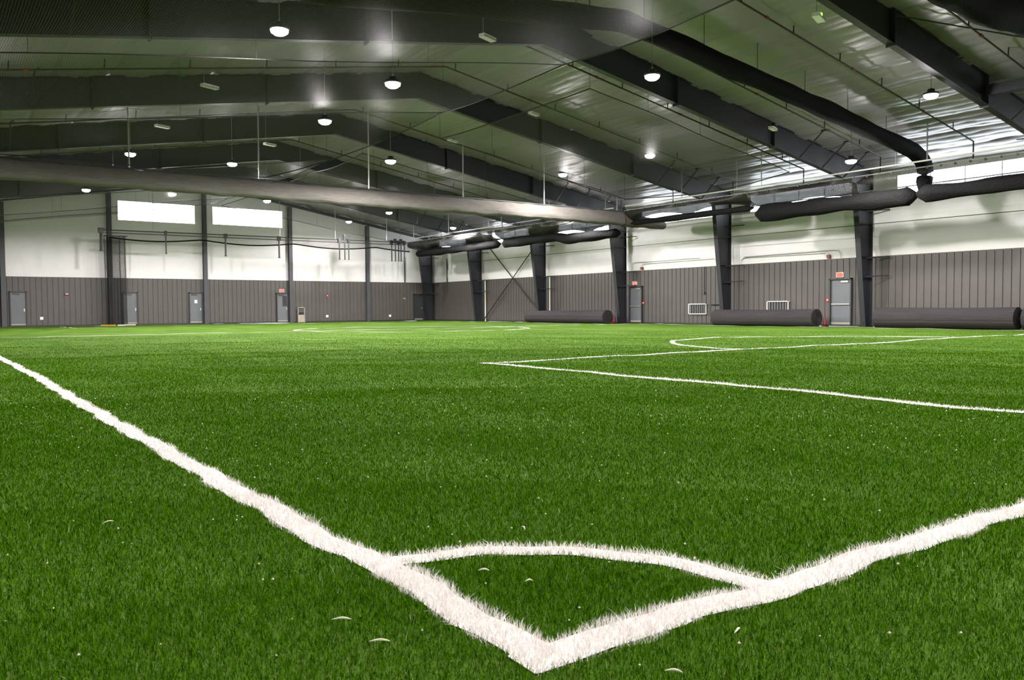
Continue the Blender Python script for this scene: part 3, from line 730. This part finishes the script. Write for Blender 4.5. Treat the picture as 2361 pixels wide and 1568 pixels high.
# ------------------------------------------------------------------ gathered netting and rails
def bundle(pts, rad, flat=1.0, seed=0, nseg=16, step=.18, amp=.16):
    """long rolled-up bundle of netting following pts, lumpy; flat scales it sideways"""
    P = [Vector(p) for p in pts]; out = []
    for a, b in zip(P[:-1], P[1:]):
        n = max(2, int((b-a).length/step)); out += [a.lerp(b, i/n) for i in range(n)]
    out.append(P[-1]); Q = [out[0]]
    for i in range(1, len(out)-1): Q.append((out[i-1]+out[i]*2+out[i+1])/4)
    Q.append(out[-1]); mb = MB(); k0 = 0; s = 0
    for i, p in enumerate(Q):
        t = (Q[min(i+1, len(Q)-1)]-Q[max(i-1, 0)]).normalized(); side = t.cross(Vector((0, 0, 1))).normalized(); up = side.cross(t)
        s += .18; g = 1+amp*.6*math.sin(s*1.1+seed)+amp*.4*math.sin(s*2.9+seed*2)
        e = min(1, (min(i, len(Q)-1-i)+.6)/2.5)
        for j in range(nseg):
            a = 2*math.pi*j/nseg; rr = rad*g*e*(1+.06*math.sin(5*a+s*1.7)+.05*math.sin(3*a-s*.9+seed))
            mb.v.append(tuple(p+side*math.cos(a)*rr*flat+up*math.sin(a)*rr))
    for i in range(len(Q)-1):
        for j in range(nseg): mb.f.append((i*nseg+j, i*nseg+(j+1) % nseg, (i+1)*nseg+(j+1) % nseg, (i+1)*nseg+j))
    mb.f.append(tuple(range(nseg-1, -1, -1))); e = (len(Q)-1)*nseg; mb.f.append(tuple(e+j for j in range(nseg)))
    return mb
# divider curtain across the hall at mid length
YC = 29.65
dc = thing('divider_curtain', 'long gathered grey divider curtain hung across the hall on a rail', 'divider curtain', (0, 0, 0))
def curtain_mesh(x0, x1, zt0, zt1, zb0, zb1, seed):
    mb = MB(); nx = max(6, int((x1-x0)/.25))
    prof = [(-.04, 1.0), (-.10, .93), (-.16, .75), (-.22, .55), (-.26, .35), (-.22, .12), (-.06, .0), (.12, .02), (.22, .2), (.2, .5), (.12, .8), (.04, 1.0)]
    def fn(u, v):
        x = x0+(x1-x0)*u; k = v*(len(prof)-1); i = min(int(k), len(prof)-2); f = k-i
        d = prof[i][0]*(1-f)+prof[i+1][0]*f; h = prof[i][1]*(1-f)+prof[i+1][1]*f
        zt = zt0+(zt1-zt0)*u; zb = zb0+(zb1-zb0)*u-.03*math.sin(x*1.37)**2
        d *= 1+.12*math.sin(x*2.1+h*5+seed)
        return (x, YC+d, zb+(zt-zb)*h+.012*math.sin(x*5.3+h*9))
    return mb.grid(fn, nx, 33)
curtain_mesh(-3.6, 28.35, 5.84, 5.84, 5.18, 5.16, 0).build('curtain_bundle', M['curtain'], dc, True)
curtain_mesh(28.35, 31.3, 5.82, 5.6, 5.12, 5.12, 2).build('curtain_end', M['curtain_shaded'], dc, True)['label'] = 'brown end of the curtain, coloured darker for shade'
MB().tube([(-3.9, YC, 5.88), (28.6, YC, 5.88)], .03, 8).build('rail', M['post'], dc)
for x in (.2, 4.8, 9.38, 13.98, 18.6, 23.2, 27.95):
    MB().tube([(x, YC, 5.88), (x, YC, ceil_z(x)-.06)], .028, 6).build('hanger_pipe', M['galv'], dc)
# diagonal stays
for x0, x1, z0 in ((2.6, 2.2, 8.0), (8.5, 8.2, 7.9)):
    pass

# side perimeter net along the right wall: two rails, hangers, a draped net and the gathered bundle
def rail_thing(name, label, cat, pts, r, m, group=None):
    return tag(MB().tube(pts, r, 8).build(name, M[m]), label, cat, group)
XN = 28.2
def side_net(y0, y1, label, drape_z, bz, brad, seed, group='side nets along the right wall', sag=.25, bx=28.6, nm='netd', pts=None, split=None):
    root = thing('side_net', label, 'net', (0, 0, 0), 0, group)
    MB().tube([(XN, y0, 6.10), (XN, y1, 6.10)], .03, 8).build('upper_rail', M['wmetal'], root)
    MB().tube([(XN-.1, y0, 5.86), (XN-.1, y1, 5.86)], .022, 8).build('lower_rail', M['galv'], root)
    MB().tube([(30.6, y0, 5.62), (30.6, y1, 5.62)], .025, 6).build('wall_side_rail', M['galv'], root)
    n = int((y1-y0)/3.8)+1
    for k in range(n):
        y = y0+.6+(y1-y0-1.2)*k/max(1, n-1)
        MB().tube([(XN, y, 6.1), (XN, y, ceil_z(XN)-.06)], .024, 6).build('hanger_pipe', M['galv'], root)
    for y in np.arange(y0+.2, y1, .5): MB().box(XN-.13, XN-.07, y-.03, y+.03, 5.79, 5.86).build('net_trolley', M['black'], root)
    # draped net between rail and bundle
    def fn(u, v):
        y = y0+(y1-y0)*u
        s = abs(math.sin((y-y0)*math.pi/3.8+seed)); sg = sag*s
        z = 5.84*(1-v)+(drape_z+sg)*v-.12*math.sin(math.pi*v)*s
        x = XN-.1+(bx-XN+.3)*v-.45*math.sin(math.pi*v)*(.3+.7*s)+.03*math.sin(y*9+v*4)
        return (x, y, z)
    us = (split-y0)/(y1-y0) if split else 0
    for ua, ub, mm in ((0, us, 'neto'), (us, 1, nm)):
        if ub-ua < .01: continue
        MB().grid(lambda u, v: fn(ua+(ub-ua)*u, v), max(8, int((y1-y0)*(ub-ua)*5)), 12, lambda u, v: ((ua+(ub-ua)*u)*(y1-y0), v*1.6)).build('draped_net', M[mm], root, True)
    def fn2(u, v):   # wall side sheet
        y = y0+(y1-y0)*u; s = abs(math.sin((y-y0)*math.pi/3.8+seed+.6))
        return (bx+(30.6-bx)*v, y, bz+.15+(5.6-bz-.15)*v-.35*math.sin(math.pi*v)*(.4+.6*s))
    MB().grid(fn2, int((y1-y0)*4), 10, lambda u, v: (u*(y1-y0), v*2)).build('wall_side_net', M['neto' if split or nm == 'netd' else 'netd'], root, True)
    bundle(pts or [(bx, y0, bz), (bx, y1, bz)], brad, .9, seed).build('gathered_net', M['netcloth'], root, True)
side_net(14.3, 21.5, 'side net with thick black bundle from the middle columns to the exit door column', 5.15, 4.95, .33, 1, nm='nett', split=16.6)
side_net(4.0, 14.35, 'side net with black bundle at the right edge of the photo', 5.3, 4.98, .29, 2, nm='neto')
side_net(21.6, 29.3, 'side net with thin dark drape between the curtain end and the middle column', 5.35, 5.25, .14, 3, nm='nett')
side_net(30.2, 41.0, 'side net with black bundle just beyond the divider curtain', 5.1, 4.86, .27, 4, bx=28.7, nm='nett', pts=[(28.7, 30.2, 4.84), (28.7, 34.6, 4.84), (28.7, 35.4, 5.02), (28.7, 41, 5.02)])
side_net(41.2, 52.2, 'farthest side net with black bundle near the end wall', 5.1, 5.02, .25, 5, bx=28.7, nm='nett')

# roof-hung divider net gathered along the slope
dn = thing('roof_divider_net', 'thick dark gathered net following the roof slope down to the side net', 'net', (0, 0, 0))
YN = 14.5
bundle([(-3.5, YN, 6.3), (2, YN, 7.0), (14, YN, 8.45), (20, YN, 7.75), (26, YN, 6.98), (28.6, YN, 6.6), (29.4, YN, 6.25), (29.55, YN, 5.7), (29.2, YN, 5.1)], .28, .95, 3, amp=.07).build('gathered_net', M['netcloth'], dn, True)
hg = MB()
for x in np.arange(-2, 29, 2.4):
    zz = 8.45-.122*abs(x-14); MB().tube([(x, YN, zz), (x, YN, ceil_z(x)-.05)], .01, 5).build('hanger_cable', M['pipe'], dn)

# ceiling nets: black netting hung parallel to the roof, sagging a little between its cross ropes
def ceiling_net(x0, x1, seams, zr, slope, sag, label, seed, end=None):
    """x0 is the ridge side; end = (y, z, x at ridge side) of a last bay that drops to the curtain rail"""
    root = thing('ceiling_net', label, 'net', (0, 0, 0), 0, 'black ceiling nets under the roof')
    ys = list(seams)+([end[0]] if end else [])
    def pt(u, k, f):
        y = ys[k]+(ys[k+1]-ys[k])*f
        if end and k == len(ys)-2:
            e = f*f*(3-2*f) if f < 1 else 1
            xr = x0+(end[2]-x0)*f**1.6; x = xr+(x1-xr)*u
            za = zr-slope*abs(x-RIDGE); z = za+(end[1]-za)*f**1.5-.25*sag*math.sin(math.pi*f)
        else:
            x = x0+(x1-x0)*u
            z = zr-slope*abs(x-RIDGE)-sag*math.sin(math.pi*f)*(.35+.65*min(1, u*4))
        return (x, y, z+.03*math.sin(11*u+seed+y*.7))
    mb = MB(); uv = []; NU = 60; NV = 14; L = abs(x1-x0); rows = [(k, j/NV) for k in range(len(ys)-1) for j in range(NV)]+[(len(ys)-2, 1.0)]
    for i_ in range(NU+1):
        for k, f in rows:
            q = pt(i_/NU, k, f); mb.v.append(q); uv.append((q[0], q[1]))
    n = len(rows)
    for i_ in range(NU):
        for j in range(n-1): a = i_*n+j; mb.f.append((a, a+n, a+n+1, a+1))
    mb.uv = uv; mb.build('netting', M['net'], root, True)
    for k in range(len(ys)):
        kk, f = (k, 0.0) if k < len(ys)-1 else (k-1, 1.0)
        MB().tube([pt(u, kk, f) for u in np.linspace(0, 1, 41)], .016, 5).build('cross_rope', M['black'], root)
    for u in (0, 1): MB().tube([pt(u, k, f) for k, f in rows], .022, 5).build('border_rope', M['black'], root)
    for k in range(len(seams)):
        kk, f = (k, 0.0) if k < len(ys)-1 else (k-1, 1.0)
        for u in (0, .25, .5, .75, 1):
            x, y, z = pt(u, kk, f); MB().tube([(x, y, z), (x, y, ceil_z(x)-.05)], .006, 4).build('support_wire', M['black'], root)
ceiling_net(14.2, -3.9, [2.5, 10.2, 17.2, 24.0], 7.97, .15, .28, 'nearest ceiling net darkening the top left of the photo', 1, (29.5, 5.95, 9.6))
ceiling_net(16.8, 27.5, [19.0, 28.6], 8.55, .166, .3, 'ceiling net on the right slope behind the front frame', 4)
ceiling_net(14.0, -3.9, [34.0, 41.4, 49.0, 52.6], 7.75, .15, .25, 'far ceiling net beyond the curtain at the left', 3)
ceiling_net(14.6, 27.5, [31.5, 37, 44, 52.4], 7.75, .15, .3, 'far ceiling net on the right slope beyond the curtain', 5)
def net_blob():
    root = thing('gathered_corner_net', 'dark clump of gathered netting hanging in the top right corner', 'net', (0, 0, 0))
    bundle([(13.0, 7, 7.9), (15.3, 7, 7.45), (17.4, 7, 7.25), (19.6, 7, 7.5), (21.8, 7, 8.0)], .40, .8, 6, amp=.2).build('gathered_net', M['netcloth'], root, True)
    for x, z in ((13.1, 7.9), (17.4, 7.25), (21.6, 8.0)): MB().tube([(x, 7, z), (x, 7, ceil_z(x)-.05)], .012, 5).build('hanger_cable', M['pipe'], root)
net_blob()
tag(MB().box(25.15, 25.45, -4.6, 10.38, 7.24, 7.55).build('strut_beam', M['steel']), 'dark strut beam running toward the camera from the nearest frame at the right edge', 'beam')

# ------------------------------------------------------------------ end-wall track with hanging pads
YT = 52.6
et = thing('end_net_track', 'black double track with gathered net along the end wall', 'net track', (0, 0, 0))
MB().tube([(7.4, YT, 5.78), (29.7, YT, 5.88)], .03, 6).build('upper_rail', M['black'], et)
MB().tube([(7.9, YT+.5, 5.66), (28.2, YT+.5, 5.72)], .025, 6).build('rear_rail', M['black'], et)
def low(u): 
    x = 8.0+20.4*u; return (x, YT, 5.42-.22*abs(math.sin((x-13.4)*math.pi/6.1)))
MB().tube([low(u) for u in np.linspace(0, 1, 60)], .045, 6).build('net_hem', M['netcloth'], et)
MB().grid(lambda u, v: (8.0+20.4*u, YT, 5.8*(1-v)+low(u)[2]*v), 60, 4, lambda u, v: (u*20.4, v*.6)).build('netting', M['net'], et)
for x in (10.5, 14.5, 18.5, 22.5, 26.5): MB().tube([(x, YT, 5.8), (x, YT, ceil_z(x)-.06)], .018, 5).build('hanger_pipe', M['galv'], et)
tlabel = ['black hanging tube beside the post with gathered netting', 'thin black hanging tube under the left end window', 'black hanging tube between the two end windows', 'black hanging tube under the right end window']
def hanging_tube(x, y, z0, z1, label, r=.06):
    root = thing('hanging_tube', label, 'hanging tube', (x, y, z0), 0, 'black tubes hanging from the end track')
    MB().tube([(0, 0, .04), (0, 0, z1-z0)], r, 8).build('tube', M['black'], root)
    MB().tube([(0, 0, 0), (0, 0, .05)], r*1.5, 8).build('foot_cap', M['black'], root)
    MB().box(-r*1.8, r*1.8, -r*1.2, .13, z1-z0-.22, z1-z0+.08).build('clamp', M['black'], root)
for (x, z0, lb, r) in ((7.55, 4.5, tlabel[0], .085), (11.2, 4.45, tlabel[1], .04), (14.85, 4.42, tlabel[2], .06), (18.4, 4.42, tlabel[3], .06)):
    hanging_tube(x, YT-.1, z0, 5.8, lb, r)
for k, x in enumerate((22.75, 23.15, 23.45)): hanging_tube(x, YT-.1, 4.45, 5.85 if k != 1 else 6.15, ['left', 'middle', 'right'][k]+' tube of the group of three black tubes', .045)
for k, x in enumerate((26.85, 27.15, 27.42, 27.62, 27.9)): hanging_tube(x, YT-.1, 4.45, 5.9+.12*(k % 2), ['first', 'second', 'third', 'fourth', 'last'][k]+' from the left in the cluster of five black tubes', .05)
hanging_tube(29.2, YT-.1, 4.7, 5.9, 'single black tube right of the cluster of five', .04)
# gathered net hanging to the floor beside the second post
gn = thing('gathered_wall_net', 'dark netting gathered and hanging to the floor beside an end wall post', 'net', (0, 0, 0))
def gfn(u, v):
    x = 8.15+1.15*u; return (x, 54.6+.12*math.sin(u*40), .03+(5.6-.03)*v)
MB().grid(gfn, 60, 8, lambda u, v: (u*4, v*5.6)).build('netting', M['netg'], gn)
for x in (8.1, 8.95, 9.25): MB().tube([(x, 54.6, .03), (x-.05, 54.6, 5.6)], .02, 5).build('edge_rope', M['black'], gn)
MB().tube([(8.0, 54.6, 5.6), (9.4, 54.6, 5.62)], .03, 6).build('net_rail', M['black'], gn)

# wire running along the upper right wall
tag(MB().tube([(31.0, 4, 4.25), (31.0, 25, 4.33), (31.0, 48, 4.3)], .014, 5).build('cable', M['black']), 'long thin dark cable across the white panels of the right wall', 'cable')
# diagonal roof rods at the nearest bay
for p, q, lb in (((27.5, 10.5, 6.2), (31.5, 4.2, 6.5), 'lower diagonal rod in the top right corner'), ((20, 10.4, 8.6), (31.5, 3.1, 6.55), 'long diagonal rod in the top right corner')):
    tag(MB().tube([p, q], .02, 5).build('roof_rod', M['steel']), lb, 'rod', 'diagonal roof rods')
# low kerb strip at the foot of the walls
struct(MB().box(XL, XR-.06, YE-.1, YE-.06, 0, .09).build('baseboard_end', M['black']))
struct(MB().box(XR-.1, XR-.06, YB, YE-.1, 0, .07).build('baseboard_right', M['black']))
